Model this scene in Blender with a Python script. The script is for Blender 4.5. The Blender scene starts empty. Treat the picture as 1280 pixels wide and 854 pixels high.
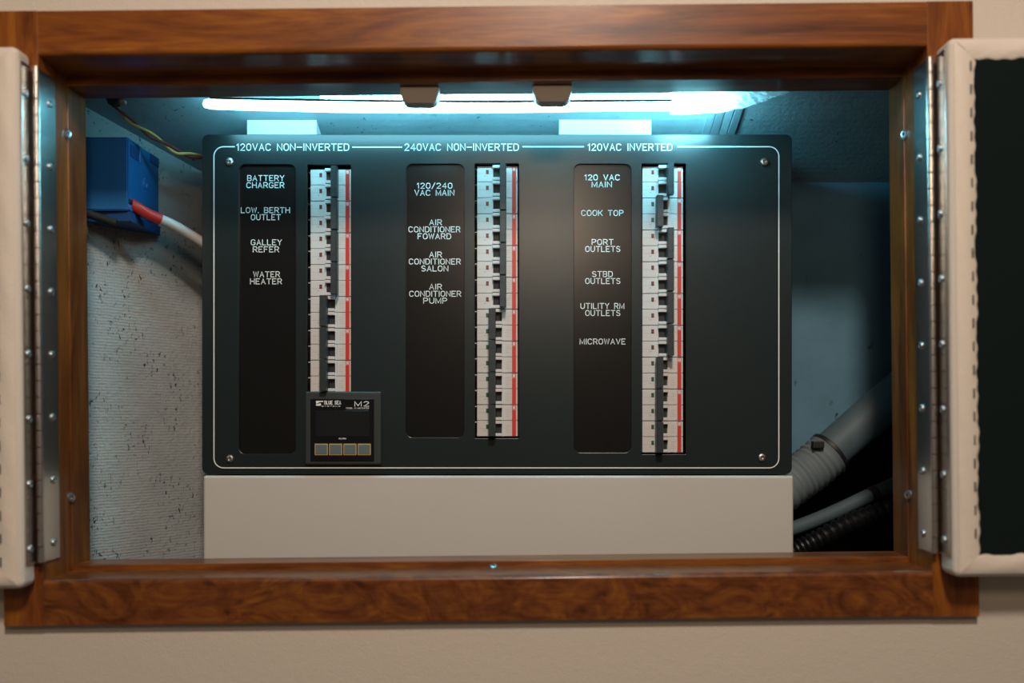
import bpy, bmesh, math, random
from mathutils import Vector, Matrix
random.seed(4)
S = bpy.context.scene
COL = S.collection

# ------------------------------------------------------------------ camera
# The eye is at (0, 0, CZ) and looks along +Y; the lens is shifted upward and a little left.
CZ = 1.3
FPX = 1250.0
VX, VY = 660.0, 526.0
cam_d = bpy.data.cameras.new('camera')
cam = bpy.data.objects.new('camera', cam_d)
COL.objects.link(cam)
cam.location = (0, 0, CZ)
cam.rotation_euler = (math.pi / 2, 0, 0)
cam_d.sensor_width = 36.0
cam_d.lens = FPX / 1280.0 * 36.0
cam_d.shift_x = (640 - VX) / 1280.0
cam_d.shift_y = (VY - 427) / 1280.0
cam_d.clip_start = 0.02
cam_d.dof.use_dof = True
cam_d.dof.focus_distance = 1.09
cam_d.dof.aperture_fstop = 2.6
S.camera = cam

# ------------------------------------------------------------------ world, lamps, exposure
W = bpy.data.worlds.new('world')
S.world = W
W.use_nodes = True
W.node_tree.nodes['Background'].inputs[0].default_value = (1.0, 0.80, 0.62, 1)
W.node_tree.nodes['Background'].inputs[1].default_value = 0.075

def lamp(name, loc, target, size, power, color):
    d = bpy.data.lights.new(name, 'AREA')
    d.shape = 'DISK'
    d.size = size
    d.energy = power
    d.color = color
    o = bpy.data.objects.new(name, d)
    COL.objects.link(o)
    o.location = loc
    o.rotation_euler = (Vector(target) - Vector(loc)).to_track_quat('-Z', 'Y').to_euler()
    return o
lamp('cabin_lamp', (0.10, -0.35, CZ + 1.09), (0, 0.9, CZ + 0.1), 0.20, 18.0, (1.0, 0.85, 0.72))
lamp('reading_lamp', (0.04, -0.30, CZ + 0.50), (0.1, 1.0, CZ + 0.2), 0.22, 2.4, (1.0, 0.76, 0.54))
TUBE_COLOR = (0.25, 0.80, 1.0)
TUBE_POWER = 36.0
S.view_settings.view_transform = 'Standard'
S.view_settings.look = 'None'
S.view_settings.gamma = 1.0
S.view_settings.exposure = 0.0

# ------------------------------------------------------------------ coordinates
def P(px, py, D):
    return Vector(((px - VX) * D / FPX, D, CZ - (py - VY) * D / FPX))
ROLL = math.radians(0.6)       # the wooden frame and its doors hang a little out of true
def RV(v):
    x, y, z = v[0], v[1], v[2] - CZ
    c, s = math.cos(ROLL), math.sin(ROLL)
    return Vector((x * c - z * s, y, CZ + x * s + z * c))

# ------------------------------------------------------------------ materials
def srgb(r, g, b):
    f = lambda c: (c / 255 / 12.92) if c / 255 <= 0.04045 else ((c / 255 + 0.055) / 1.055) ** 2.4
    return (f(r), f(g), f(b), 1)

def mat(name, color, rough=0.5, metal=0.0, coat=0.0, spec=0.5):
    m = bpy.data.materials.new(name)
    m.use_nodes = True
    b = m.node_tree.nodes['Principled BSDF']
    b.inputs['Base Color'].default_value = color
    b.inputs['Roughness'].default_value = rough
    b.inputs['Metallic'].default_value = metal
    b.inputs['Coat Weight'].default_value = coat
    b.inputs['Coat Roughness'].default_value = 0.12
    b.inputs['Specular IOR Level'].default_value = spec
    return m

def nodes(m):
    nt = m.node_tree
    return nt, nt.nodes, nt.links, nt.nodes['Principled BSDF']

def coords(m, scale):
    nt, N, L, B = nodes(m)
    g = N.new('ShaderNodeNewGeometry')
    mp = N.new('ShaderNodeMapping')
    mp.inputs['Scale'].default_value = scale
    L.new(g.outputs['Position'], mp.inputs['Vector'])
    return mp.outputs['Vector']

def noise(m, vec, scale, detail=4, rough=0.6, dist=0.0):
    nt, N, L, B = nodes(m)
    n = N.new('ShaderNodeTexNoise')
    n.inputs['Scale'].default_value = scale
    n.inputs['Detail'].default_value = detail
    n.inputs['Roughness'].default_value = rough
    n.inputs['Distortion'].default_value = dist
    L.new(vec, n.inputs['Vector'])
    return n.outputs['Fac']

def ramp(m, fac, stops):
    nt, N, L, B = nodes(m)
    r = N.new('ShaderNodeValToRGB')
    cr = r.color_ramp
    while len(cr.elements) < len(stops):
        cr.elements.new(0.5)
    for e, (p, c) in zip(cr.elements, stops):
        e.position = p
        e.color = c
    L.new(fac, r.inputs['Fac'])
    return r.outputs['Color']

def bump(m, fac, strength, dist, prev=None):
    nt, N, L, B = nodes(m)
    b = N.new('ShaderNodeBump')
    b.inputs['Strength'].default_value = strength
    b.inputs['Distance'].default_value = dist
    L.new(fac, b.inputs['Height'])
    if prev is not None:
        L.new(prev, b.inputs['Normal'])
    L.new(b.outputs['Normal'], B.inputs['Normal'])
    return b.outputs['Normal']

def mixc(m, fac, a, b, mode='MIX'):
    nt, N, L, B = nodes(m)
    x = N.new('ShaderNodeMix')
    x.data_type = 'RGBA'
    x.blend_type = mode
    for sock, v in ((x.inputs[0], fac), (x.inputs[6], a), (x.inputs[7], b)):
        if hasattr(v, 'is_output') or hasattr(v, 'links') and not isinstance(v, (tuple, float)):
            L.new(v, sock)
        else:
            sock.default_value = v
    return x.outputs[2]

def wood(name, axis, tone=1.0, figure=False):
    m = mat(name, (0.3, 0.1, 0.03, 1), 0.36, coat=0.28, spec=0.3)
    nt, N, L, B = nodes(m)
    sc = {'x': (4, 30, 34), 'z': (34, 30, 4)}[axis]
    if figure: sc = (15, 30, 26)
    v = coords(m, sc)
    n1 = noise(m, v, 1.1, 6, 0.62, 3.2 if figure else 1.6)
    v2 = coords(m, {'x': (30, 420, 420), 'z': (420, 420, 30)}[axis])
    n2 = noise(m, v2, 1.0, 3, 0.6)
    dk = (0.085 * tone, 0.021 * tone, 0.0035, 1)
    md = (0.215 * tone, 0.062 * tone, 0.010, 1)
    lt = (0.34 * tone, 0.118 * tone, 0.012, 1)
    c1 = ramp(m, n1, [(0.30, dk), (0.50, md), (0.70, lt)])
    c2 = ramp(m, n2, [(0.30, (0.72, 0.68, 0.64, 1)), (0.62, (1, 1, 1, 1))])
    L.new(mixc(m, 0.8, c1, c2, 'MULTIPLY'), B.inputs['Base Color'])
    bump(m, n2, 0.12, 0.0004)
    return m

def vinyl(name, color):
    m = mat(name, color, 0.50, spec=0.35)
    nt, N, L, B = nodes(m)
    v = coords(m, (1, 1, 1.5))
    vo = N.new('ShaderNodeTexVoronoi')
    vo.feature = 'DISTANCE_TO_EDGE'
    vo.inputs['Scale'].default_value = 330
    nn = N.new('ShaderNodeTexNoise'); nn.inputs['Scale'].default_value = 120
    L.new(v, nn.inputs['Vector'])
    add = N.new('ShaderNodeVectorMath'); add.operation = 'MULTIPLY_ADD'
    add.inputs[1].default_value = (0.008, 0.008, 0.008)
    L.new(nn.outputs['Color'], add.inputs[0]); L.new(v, add.inputs[2])
    L.new(add.outputs[0], vo.inputs['Vector'])
    r = ramp(m, vo.outputs['Distance'], [(0.0, (0, 0, 0, 1)), (0.25, (1, 1, 1, 1))])
    n = noise(m, v, 90, 4)
    b = bump(m, r, 0.35, 0.0004)
    bump(m, n, 0.35, 0.0008, b)
    return m

M = {}
M['wood_x'] = wood('varnished mahogany along', 'x')
M['wood_z'] = wood('varnished mahogany upright', 'z')
M['wood_figured'] = wood('figured mahogany', 'x', 0.72, True)
M['wood_stop_x'] = wood('mahogany stop along', 'x', 0.85)
M['wood_stop_z'] = wood('mahogany stop upright', 'z', 0.85)
M['vinyl_wall'] = vinyl('beige wall vinyl', (0.60, 0.535, 0.455, 1))
M['vinyl_door'] = vinyl('cream door vinyl', (0.70, 0.62, 0.535, 1))
M['steel'] = mat('polished steel', (0.72, 0.72, 0.70, 1), 0.22, 1.0)
M['steel_k'] = mat('steel knuckle', (0.68, 0.64, 0.60, 1), 0.27, 1.0)
M['steel_screw'] = mat('screw steel', (0.45, 0.45, 0.45, 1), 0.32, 1.0)
M['fabric'] = mat('black felt', (0.006, 0.011, 0.011, 1), 0.95, spec=0.1)
nt, N, L, B = nodes(M['fabric'])
bump(M['fabric'], noise(M['fabric'], coords(M['fabric'], (1, 1, 1)), 600, 3), 0.5, 0.0006)
M['thread'] = mat('dark thread', (0.035, 0.04, 0.036, 1), 0.8)
M['thread_light'] = mat('cream thread', (0.5, 0.42, 0.34, 1), 0.7)

def rough_paint(name, base, dark, speck_scale, lo, hi, weave=0.0, bumpd=0.0012):
    m = mat(name, base, 0.75, spec=0.3)
    nt, N, L, B = nodes(m)
    v = coords(m, (1, 1, 1))
    vs = coords(m, (1.0, 1.0, 0.55))
    n1 = noise(m, v, 14, 4, 0.6)
    n2 = noise(m, vs, speck_scale, 3, 0.55, 0.6)
    c1 = ramp(m, n1, [(0.3, tuple(c * 0.78 for c in base[:3]) + (1,)), (0.7, base)])
    sp = ramp(m, n2, [(lo, (1, 1, 1, 1)), (hi, (0, 0, 0, 1))])
    # big patches decide where the flecks cluster
    pt = ramp(m, noise(m, v, 30, 2), [(0.42, (0, 0, 0, 1)), (0.6, (1, 1, 1, 1))])
    f = mixc(m, 1.0, sp, pt, 'MULTIPLY')
    L.new(mixc(m, f, c1, dark), B.inputs['Base Color'])
    n3 = noise(m, v, 160, 5, 0.7)
    b = bump(m, n3, 0.6, bumpd)
    if weave:
        wv = N.new('ShaderNodeTexWave')
        wv.bands_direction = 'Z'
        wv.inputs['Scale'].default_value = 95
        wv.inputs['Distortion'].default_value = 1.5
        wv.inputs['Detail'].default_value = 1
        L.new(v, wv.inputs['Vector'])
        bump(m, wv.outputs['Fac'], weave, 0.0006, b)
    return m
M['hull'] = rough_paint('rough painted glassfibre', (0.40, 0.43, 0.43, 1), (0.03, 0.04, 0.05, 1), 330, 0.345, 0.395, 0.35, 0.003)
M['hull_ceiling'] = rough_paint('rough painted deckhead', (0.30, 0.42, 0.46, 1), (0.05, 0.06, 0.07, 1), 150, 0.31, 0.35, 0.1)
M['bulkhead'] = rough_paint('smooth painted bulkhead', (0.11, 0.24, 0.33, 1), (0.03, 0.04, 0.05, 1), 75, 0.29, 0.33, 0.0, 0.0005)
M['void'] = mat('bilge shade black', (0.006, 0.007, 0.008, 1), 0.8)  # near black puts the deep bilge's shade into the colour; also colours the bracket
M['plate'] = mat('black powder coat', (0.012, 0.019, 0.020, 1), 0.28, spec=0.4)
bump(M['plate'], noise(M['plate'], coords(M['plate'], (1, 1, 1)), 900, 2), 0.08, 0.0002)
M['strip'] = mat('satin black label strip', (0.006, 0.006, 0.006, 1), 0.24, spec=0.4)
M['ink'] = mat('white engraving', (0.80, 0.80, 0.78, 1), 0.5)
M['breaker'] = mat('breaker white', (0.62, 0.59, 0.575, 1), 0.42)
M['breaker_grey'] = mat('breaker grey ink', (0.42, 0.42, 0.42, 1), 0.5)
M['toggle'] = mat('toggle slate', (0.016, 0.026, 0.030, 1), 0.42)
M['slot_black'] = mat('slot black', (0.012, 0.013, 0.014, 1), 0.6)
M['red'] = mat('breaker red', (0.62, 0.035, 0.022, 1), 0.4)
M['red_window'] = mat('flag red', (0.28, 0.02, 0.02, 1), 0.3)
M['green_window'] = mat('flag green', (0.01, 0.12, 0.05, 1), 0.3)
M['bezel'] = mat('meter bezel grey', (0.030, 0.036, 0.036, 1), 0.4)
M['meter_face'] = mat('meter face black', (0.004, 0.005, 0.007, 1), 0.22)
M['screen'] = mat('unlit screen', (0.012, 0.013, 0.015, 1), 0.15)
M['gold'] = mat('button gold line', (0.50, 0.32, 0.06, 1), 0.45)
M['button'] = mat('button blue grey', (0.11, 0.15, 0.16, 1), 0.4)
M['box'] = mat('satin grey enclosure', (0.56, 0.52, 0.475, 1), 0.55)
M['foam'] = mat('white board', (0.62, 0.61, 0.63, 1), 0.7)
M['blue'] = mat('blue plastic', (0.010, 0.13, 0.37, 1), 0.45)
M['blue_shade'] = mat('blue plastic recess', (0.006, 0.06, 0.2, 1), 0.5)  # darker copy of the blue, shade of recesses and lower rim painted in
M['black'] = mat('black plastic', (0.012, 0.013, 0.015, 1), 0.5)
M['cable_red'] = mat('red sleeve', (0.62, 0.035, 0.03, 1), 0.45)
M['cable_white'] = mat('white cable', (0.66, 0.62, 0.58, 1), 0.45)
M['wire_yellow'] = mat('yellow wire', (0.50, 0.33, 0.09, 1), 0.45)
M['wire_maroon'] = mat('maroon wire', (0.14, 0.025, 0.02, 1), 0.5)
M['hose'] = mat('grey hose', (0.075, 0.115, 0.135, 1), 0.6)
M['tape'] = mat('grey wrap', (0.15, 0.19, 0.21, 1), 0.65)
M['ribbed'] = mat('ribbed black hose', (0.005, 0.006, 0.007, 1), 0.4)
M['beige'] = mat('beige plastic', (0.58, 0.50, 0.42, 1), 0.5)
M['channel'] = mat('lamp channel', (0.10, 0.12, 0.12, 1), 0.4)
M['cord_clear'] = mat('clear cord', (0.55, 0.6, 0.6, 1), 0.2)

m = bpy.data.materials.new('lamp tube glow'); m.use_nodes = True
nt = m.node_tree; nt.nodes.clear()
e = nt.nodes.new('ShaderNodeEmission'); o_ = nt.nodes.new('ShaderNodeOutputMaterial')
e.inputs[0].default_value = TUBE_COLOR + (1,); e.inputs[1].default_value = TUBE_POWER
nt.links.new(e.outputs[0], o_.inputs[0]); M['tube'] = m
m = m.copy(); m.name = 'lamp end glow'; m.node_tree.nodes['Emission'].inputs[1].default_value = TUBE_POWER * 3.2; M['tube_end'] = m

m = bpy.data.materials.new('clear crumpled film'); m.use_nodes = True
nt = m.node_tree; nt.nodes.clear()
o_ = nt.nodes.new('ShaderNodeOutputMaterial')
tr = nt.nodes.new('ShaderNodeBsdfTransparent'); tl = nt.nodes.new('ShaderNodeBsdfTranslucent')
gl = nt.nodes.new('ShaderNodeBsdfGlossy'); gl.inputs['Roughness'].default_value = 0.12
tl.inputs[0].default_value = (0.85, 0.9, 0.9, 1)
m1 = nt.nodes.new('ShaderNodeMixShader'); m1.inputs[0].default_value = 0.35
m2 = nt.nodes.new('ShaderNodeMixShader'); m2.inputs[0].default_value = 0.22
nt.links.new(tr.outputs[0], m1.inputs[1]); nt.links.new(tl.outputs[0], m1.inputs[2])
nt.links.new(m1.outputs[0], m2.inputs[1]); nt.links.new(gl.outputs[0], m2.inputs[2])
nt.links.new(m2.outputs[0], o_.inputs[0]); M['film'] = m

# ------------------------------------------------------------------ mesh helpers
def BM():
    return bmesh.new()

def box(bm, x0, x1, y0, y1, z0, z1, bev=0.0, seg=2):
    t = bmesh.new()
    vs = [t.verts.new((x, y, z)) for x in (x0, x1) for y in (y0, y1) for z in (z0, z1)]
    for f in ((0, 1, 3, 2), (4, 6, 7, 5), (0, 4, 5, 1), (2, 3, 7, 6), (0, 2, 6, 4), (1, 5, 7, 3)):
        t.faces.new([vs[i] for i in f])
    bmesh.ops.recalc_face_normals(t, faces=t.faces[:])
    if bev > 0:
        bmesh.ops.bevel(t, geom=t.edges[:], offset=bev, segments=seg, affect='EDGES', profile=0.5)
    join(bm, t)
    t.free()

def join(bm, t):
    mp = {v: bm.verts.new(v.co) for v in t.verts}
    for f in t.faces:
        try:
            bm.faces.new([mp[v] for v in f.verts])
        except ValueError:
            pass

def pbox(bm, px0, px1, py0, py1, D0, D1, bev=0.0, seg=2):
    a = P(px0, py0, D0); b = P(px1, py1, D0)
    box(bm, a.x, b.x, D0, D1, b.z, a.z, bev, seg)

def prism(bm, prof, axis, a0, a1):
    """prof: list of 2-D points; axis 'x': (y,z) extruded in x, 'z': (x,y) extruded in z, 'y': (x,z) extruded in y."""
    def mk(p, a):
        return {'x': (a, p[0], p[1]), 'z': (p[0], p[1], a), 'y': (p[0], a, p[1])}[axis]
    A = [bm.verts.new(mk(p, a0)) for p in prof]
    Bv = [bm.verts.new(mk(p, a1)) for p in prof]
    n = len(prof)
    bm.faces.new(A); bm.faces.new(Bv[::-1])
    for i in range(n):
        j = (i + 1) % n
        bm.faces.new((A[i], Bv[i], Bv[j], A[j]))

def tube(bm, pts, rad, n=12, caps=True):
    pts = [Vector(p) for p in pts]
    rings = []
    ref = None
    for i, p in enumerate(pts):
        d = (pts[min(i + 1, len(pts) - 1)] - pts[max(i - 1, 0)]).normalized()
        if ref is None:
            ref = Vector((0, 0, 1)) if abs(d.z) < 0.9 else Vector((1, 0, 0))
        u = d.cross(ref).normalized(); w = d.cross(u).normalized(); ref = -w if False else ref
        r = rad[i] if isinstance(rad, (list, tuple)) else rad
        rings.append([bm.verts.new(p + r * (math.cos(2 * math.pi * k / n) * u + math.sin(2 * math.pi * k / n) * w)) for k in range(n)])
    for a, b in zip(rings, rings[1:]):
        for k in range(n):
            bm.faces.new((a[k], a[(k + 1) % n], b[(k + 1) % n], b[k]))
    if caps:
        bm.faces.new(rings[0][::-1]); bm.faces.new(rings[-1])

def smooth_path(pts, n=8):
    pts = [Vector(p) for p in pts]
    out = []
    for i in range(len(pts) - 1):
        p0 = pts[max(i - 1, 0)]; p1 = pts[i]; p2 = pts[i + 1]; p3 = pts[min(i + 2, len(pts) - 1)]
        for k in range(n):
            t = k / n
            out.append(0.5 * ((2 * p1) + (p2 - p0) * t + (2 * p0 - 5 * p1 + 4 * p2 - p3) * t * t + (3 * p1 - p0 - 3 * p2 + p3) * t ** 3))
    out.append(pts[-1])
    return out

def lathe_ring(bm, c, axis, prof, n=16, socket=None):
    """prof: (radius, height) pairs along axis from rim to the middle."""
    c = Vector(c); ax = Vector(axis).normalized()
    u = ax.orthogonal().normalized(); w = ax.cross(u)
    rings = []
    for r, h in prof:
        if r < 1e-7:
            rings.append([bm.verts.new(c + ax * h)])
        else:
            rings.append([bm.verts.new(c + ax * h + r * (math.cos(2 * math.pi * k / n) * u + math.sin(2 * math.pi * k / n) * w)) for k in range(n)])
    for a, b in zip(rings, rings[1:]):
        for k in range(n):
            k2 = (k + 1) % n
            if len(b) == 1:
                bm.faces.new((a[k], a[k2], b[0]))
            else:
                bm.faces.new((a[k], a[k2], b[k2], b[k]))

def screw_bm(c, axis, r):
    bm = BM()
    lathe_ring(bm, c, axis, [(r, 0), (r, r * 0.22), (r * 0.86, r * 0.42), (r * 0.5, r * 0.52), (r * 0.40, r * 0.5), (r * 0.34, r * 0.08), (0, r * 0.02)], 14)
    return bm

def obj(name, bm, material, parent=None, rot=False, smooth=True, base=None):
    """vertices of bm are in world space; the object's origin goes to its parent's spot (or to base)."""
    bmesh.ops.recalc_face_normals(bm, faces=bm.faces[:])
    if rot:
        for v in bm.verts:
            v.co = RV(v.co)
    org = Vector(parent['_o']) if parent is not None else (Vector(base) if base is not None else None)
    if org is None:
        xs = [v.co for v in bm.verts]
        org = Vector(((min(v.x for v in xs) + max(v.x for v in xs)) / 2, (min(v.y for v in xs) + max(v.y for v in xs)) / 2, min(v.z for v in xs)))
    for v in bm.verts:
        v.co -= org
    me = bpy.data.meshes.new(name)
    bm.to_mesh(me); bm.free()
    me.materials.append(M[material])
    if smooth:
        me.shade_smooth()
        try:
            me.set_sharp_from_angle(angle=math.radians(38))
        except Exception:
            pass
    o = bpy.data.objects.new(name, me)
    COL.objects.link(o)
    if parent is not None:
        o.parent = parent
    else:
        o.location = org
    if smooth:
        wm = o.modifiers.new('even normals', 'WEIGHTED_NORMAL'); wm.keep_sharp = True; wm.weight = 80
    o['_o'] = tuple(org)
    return o

def tag(o, label, cat, group=None):
    o['label'] = label; o['category'] = cat
    if group:
        o['group'] = group
    return o

def thing(name, label, cat, loc, group=None):
    o = bpy.data.objects.new(name, None)
    COL.objects.link(o)
    o.empty_display_size = 0.02
    o.location = loc
    o['_o'] = tuple(loc)
    return tag(o, label, cat, group)

def struct(name, bm, material, parent=None, smooth=False):
    o = obj(name, bm, material, parent, smooth=smooth)
    if parent is None:
        o['kind'] = 'structure'
    return o

def arc(cx, cy, r, a0, a1, n=6):
    return [(cx + r * math.cos(math.radians(a0 + (a1 - a0) * i / n)), cy + r * math.sin(math.radians(a0 + (a1 - a0) * i / n))) for i in range(n + 1)]

# ------------------------------------------------------------------ stroke lettering
def _c(cx, cy, rx, ry, a0, a1, n=8):
    return [(cx + rx * math.cos(math.radians(a0 + (a1 - a0) * i / n)), cy + ry * math.sin(math.radians(a0 + (a1 - a0) * i / n))) for i in range(n + 1)]
G = {
 'A': (4, [[(0, 0), (2, 6), (4, 0)], [(0.7, 2), (3.3, 2)]]),
 'B': (3.8, [[(0, 0), (0, 6), (2.3, 6)] + _c(2.3, 4.55, 1.4, 1.45, 90, -90) + [(0, 3.1)], [(2.3, 3.1)] + _c(2.3, 1.55, 1.5, 1.55, 90, -90) + [(0, 0)]]),
 'C': (4, [_c(2, 4.2, 2, 1.8, 25, 180) + _c(2, 1.8, 2, 1.8, 180, 335)]),
 'D': (4, [[(0, 0), (0, 6), (1.8, 6)] + _c(1.8, 3.8, 2.2, 2.2, 90, 0) + _c(1.8, 2.2, 2.2, 2.2, 0, -90) + [(0, 0)]]),
 'E': (3.6, [[(3.6, 6), (0, 6), (0, 0), (3.6, 0)], [(0, 3.1), (2.6, 3.1)]]),
 'F': (3.6, [[(3.6, 6), (0, 6), (0, 0)], [(0, 3.1), (2.6, 3.1)]]),
 'G': (4, [_c(2, 4.2, 2, 1.8, 25, 180) + _c(2, 1.8, 2, 1.8, 180, 360) + [(4, 2.7), (2.5, 2.7)]]),
 'H': (4, [[(0, 0), (0, 6)], [(4, 0), (4, 6)], [(0, 3.1), (4, 3.1)]]),
 'I': (0.3, [[(0.15, 0), (0.15, 6)]]),
 'K': (4, [[(0, 0), (0, 6)], [(4, 6), (0, 2)], [(1.4, 3.4), (4, 0)]]),
 'L': (3.4, [[(0, 6), (0, 0), (3.4, 0)]]),
 'M': (4.6, [[(0, 0), (0, 6), (2.3, 0.6), (4.6, 6), (4.6, 0)]]),
 'N': (4, [[(0, 0), (0, 6), (4, 0), (4, 6)]]),
 'O': (4, [_c(2, 4.0, 2, 2, 0, 180) + _c(2, 2.0, 2, 2, 180, 360) + [(4, 4)]]),
 'P': (3.8, [[(0, 0), (0, 6), (2.2, 6)] + _c(2.2, 4.4, 1.6, 1.6, 90, -90) + [(0, 2.8)]]),
 'R': (3.9, [[(0, 0), (0, 6), (2.2, 6)] + _c(2.2, 4.4, 1.6, 1.6, 90, -90) + [(0, 2.8)], [(2, 2.8), (3.9, 0)]]),
 'S': (3.8, [_c(1.9, 4.55, 1.8, 1.45, 30, 270) + _c(1.9, 1.55, 1.9, 1.55, 90, -150)]),
 'T': (4, [[(0, 6), (4, 6)], [(2, 6), (2, 0)]]),
 'U': (4, [[(0, 6), (0, 2)] + _c(2, 2, 2, 2, 180, 360) + [(4, 6)]]),
 'V': (4, [[(0, 6), (2, 0), (4, 6)]]),
 'W': (5, [[(0, 6), (1.2, 0), (2.5, 5.6), (3.8, 0), (5, 6)]]),
 'Y': (4, [[(0, 6), (2, 3), (4, 6)], [(2, 3), (2, 0)]]),
 '0': (3.6, [_c(1.8, 4.0, 1.8, 2, 0, 180) + _c(1.8, 2.0, 1.8, 2, 180, 360) + [(3.6, 4)]]),
 '1': (1.6, [[(0, 4.7), (1.3, 6), (1.3, 0)]]),
 '2': (3.6, [_c(1.8, 4.3, 1.7, 1.7, 165, -20) + [(0, 0), (3.6, 0)]]),
 '4': (3.8, [[(2.8, 0), (2.8, 6), (0, 1.8), (3.8, 1.8)]]),
 '/': (3, [[(0, -0.4), (3, 6.4)]]),
 '-': (4, [[(0, 3), (4, 3)]]),
 '.': (0.4, [[(0.2, 0), (0.2, 0.5)]]),
 ' ': (2.6, []),
}
def ribbon(bm, pts, w, D, closed=False):
    """flat ribbon of width w through (x, z) points, facing the viewer side (-Y)."""
    n = len(pts)
    L_, R_ = [], []
    for i, p in enumerate(pts):
        a = pts[i - 1] if (i > 0 or closed) else p
        b = pts[(i + 1) % n] if (i < n - 1 or closed) else p
        d0 = Vector((p[0] - a[0], p[1] - a[1])); d1 = Vector((b[0] - p[0], b[1] - p[1]))
        if d0.length < 1e-9: d0 = d1
        if d1.length < 1e-9: d1 = d0
        d0.normalize(); d1.normalize()
        t = d0 + d1
        if t.length < 0.3: t = d1
        t.normalize()
        nn = Vector((-t.y, t.x))
        k = min(1.0 / max(nn.dot(Vector((-d1.y, d1.x))), 0.5), 1.6) * w / 2
        e = Vector((0, 0))
        if not closed and i == 0: e = -d1 * w * 0.4
        if not closed and i == n - 1: e = d0 * w * 0.4
        L_.append((p[0] + nn.x * k + e.x, p[1] + nn.y * k + e.y)); R_.append((p[0] - nn.x * k + e.x, p[1] - nn.y * k + e.y))
    vl = [bm.verts.new((q[0], D, q[1])) for q in L_]; vr = [bm.verts.new((q[0], D, q[1])) for q in R_]
    rng = range(n) if closed else range(n - 1)
    for i in rng:
        j = (i + 1) % n
        bm.faces.new((vl[i], vr[i], vr[j], vl[j]))

def lettering(parent, text, px0, px1, pyc, cap, D, w, material='ink', name='lettering'):
    """one printed line: px0..px1 wide, centred on pyc, cap pixels tall, at depth D."""
    adv = 1.75
    tot = sum(G[c][0] for c in text) + adv * (len(text) - 1)
    sx = (px1 - px0) / tot
    sy = cap / 6.0
    bm = BM(); x = 0.0
    for c in text:
        wd, st = G[c]
        for s in st:
            pts = []
            for q in s:
                v = P(px0 + (x + q[0]) * sx, pyc + cap / 2 - q[1] * sy, D)
                pts.append((v.x, v.z))
            ribbon(bm, pts, w * D / FPX, D)
        x += wd + adv
    return obj(name, bm, material, parent, smooth=False)

# ================================================================== SETTING
DF, DB = 0.900, 0.994               # frame face and frame back
DW = 0.909                          # vinyl wall face
XL, XR = -0.4375, 0.3630            # opening
ZT, ZB = CZ + 0.3334, CZ - 0.1390
OXL, OXR, OZT, OZB = -0.4738, 0.4046, CZ + 0.3737, CZ - 0.1802

def plate_with_hole(bm, ox, oz, hx, hz, y0, y1):
    o = [(ox[0], oz[0]), (ox[1], oz[0]), (ox[1], oz[1]), (ox[0], oz[1])]
    h = [(hx[0], hz[0]), (hx[1], hz[0]), (hx[1], hz[1]), (hx[0], hz[1])]
    V = {}
    for k, y in (('f', y0), ('b', y1)):
        V['o' + k] = [bm.verts.new((p[0], y, p[1])) for p in o]
        V['h' + k] = [bm.verts.new((p[0], y, p[1])) for p in h]
    for i in range(4):
        j = (i + 1) % 4
        bm.faces.new((V['of'][i], V['of'][j], V['hf'][j], V['hf'][i]))
        bm.faces.new((V['ob'][j], V['ob'][i], V['hb'][i], V['hb'][j]))
        bm.faces.new((V['hf'][i], V['hf'][j], V['hb'][j], V['hb'][i]))
        bm.faces.new((V['of'][j], V['of'][i], V['ob'][i], V['ob'][j]))
bm = BM()
plate_with_hole(bm, (-1.4, 1.4), (CZ - 0.9, CZ + 1.0), (XL - 0.021, XR + 0.021), (ZB - 0.021, ZT + 0.021), DW, DW + 0.014)
struct('wall_front', bm, 'vinyl_wall')

# locker behind the opening
ceil_z = lambda D: CZ + 0.366 - 0.33 * (D - 1.0)
DBK = 1.225
XRW = 0.62
def slab(bm, quad, thick_dir):
    t = Vector(thick_dir)
    a = [bm.verts.new(Vector(q)) for q in quad]
    b = [bm.verts.new(Vector(q) + t) for q in quad]
    bm.faces.new(a); bm.faces.new(b[::-1])
    for i in range(4):
        j = (i + 1) % 4
        bm.faces.new((a[i], a[j], b[j], b[i]))
WX0, WD0 = -0.5535, 0.975          # left wall line, near end
WX1, WD1 = -0.3749, DBK + 0.002     # far end
bm = BM()
slab(bm, [(-0.60, 0.96, ceil_z(0.96)), (XRW + 0.02, 0.96, ceil_z(0.96)), (XRW + 0.02, 1.32, ceil_z(1.32)), (-0.60, 1.32, ceil_z(1.32))], (0, 0, 0.02))
struct('ceiling', bm, 'hull_ceiling')
bm = BM()
slab(bm, [(WX0, WD0, CZ - 0.27), (WX1, WD1, CZ - 0.27), (WX1, WD1, ceil_z(WD1) + 0.004), (WX0, WD0, ceil_z(WD0) + 0.004)], (-0.02, 0.014, 0))
struct('wall_left', bm, 'hull')
# back bulkhead: its lower edge slopes up to the right, bilge space behind, its shade painted in near black
bm = BM()
prof = [(-0.39, CZ + 0.298), (XRW, CZ + 0.298), (XRW, CZ + 0.10), (0.45, CZ + 0.03), (0.32, CZ - 0.085), (0.19, CZ - 0.20), (-0.39, CZ - 0.27)]
prism(bm, prof, 'y', DBK, DBK + 0.012)
struct('wall_back', bm, 'bulkhead')
bm = BM()
box(bm, -0.6, XRW + 0.02, 1.62, 1.64, CZ - 0.5, CZ + 0.30)
struct('wall_bilge', bm, 'void')
bm = BM()
box(bm, -0.6, XRW + 0.02, 0.96, 1.63, CZ - 0.30, CZ - 0.28)
struct('floor', bm, 'void')
bm = BM()
box(bm, XRW, XRW + 0.02, 0.95, 1.63, CZ - 0.30, CZ + 0.40)
struct('wall_right', bm, 'bulkhead')
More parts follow.
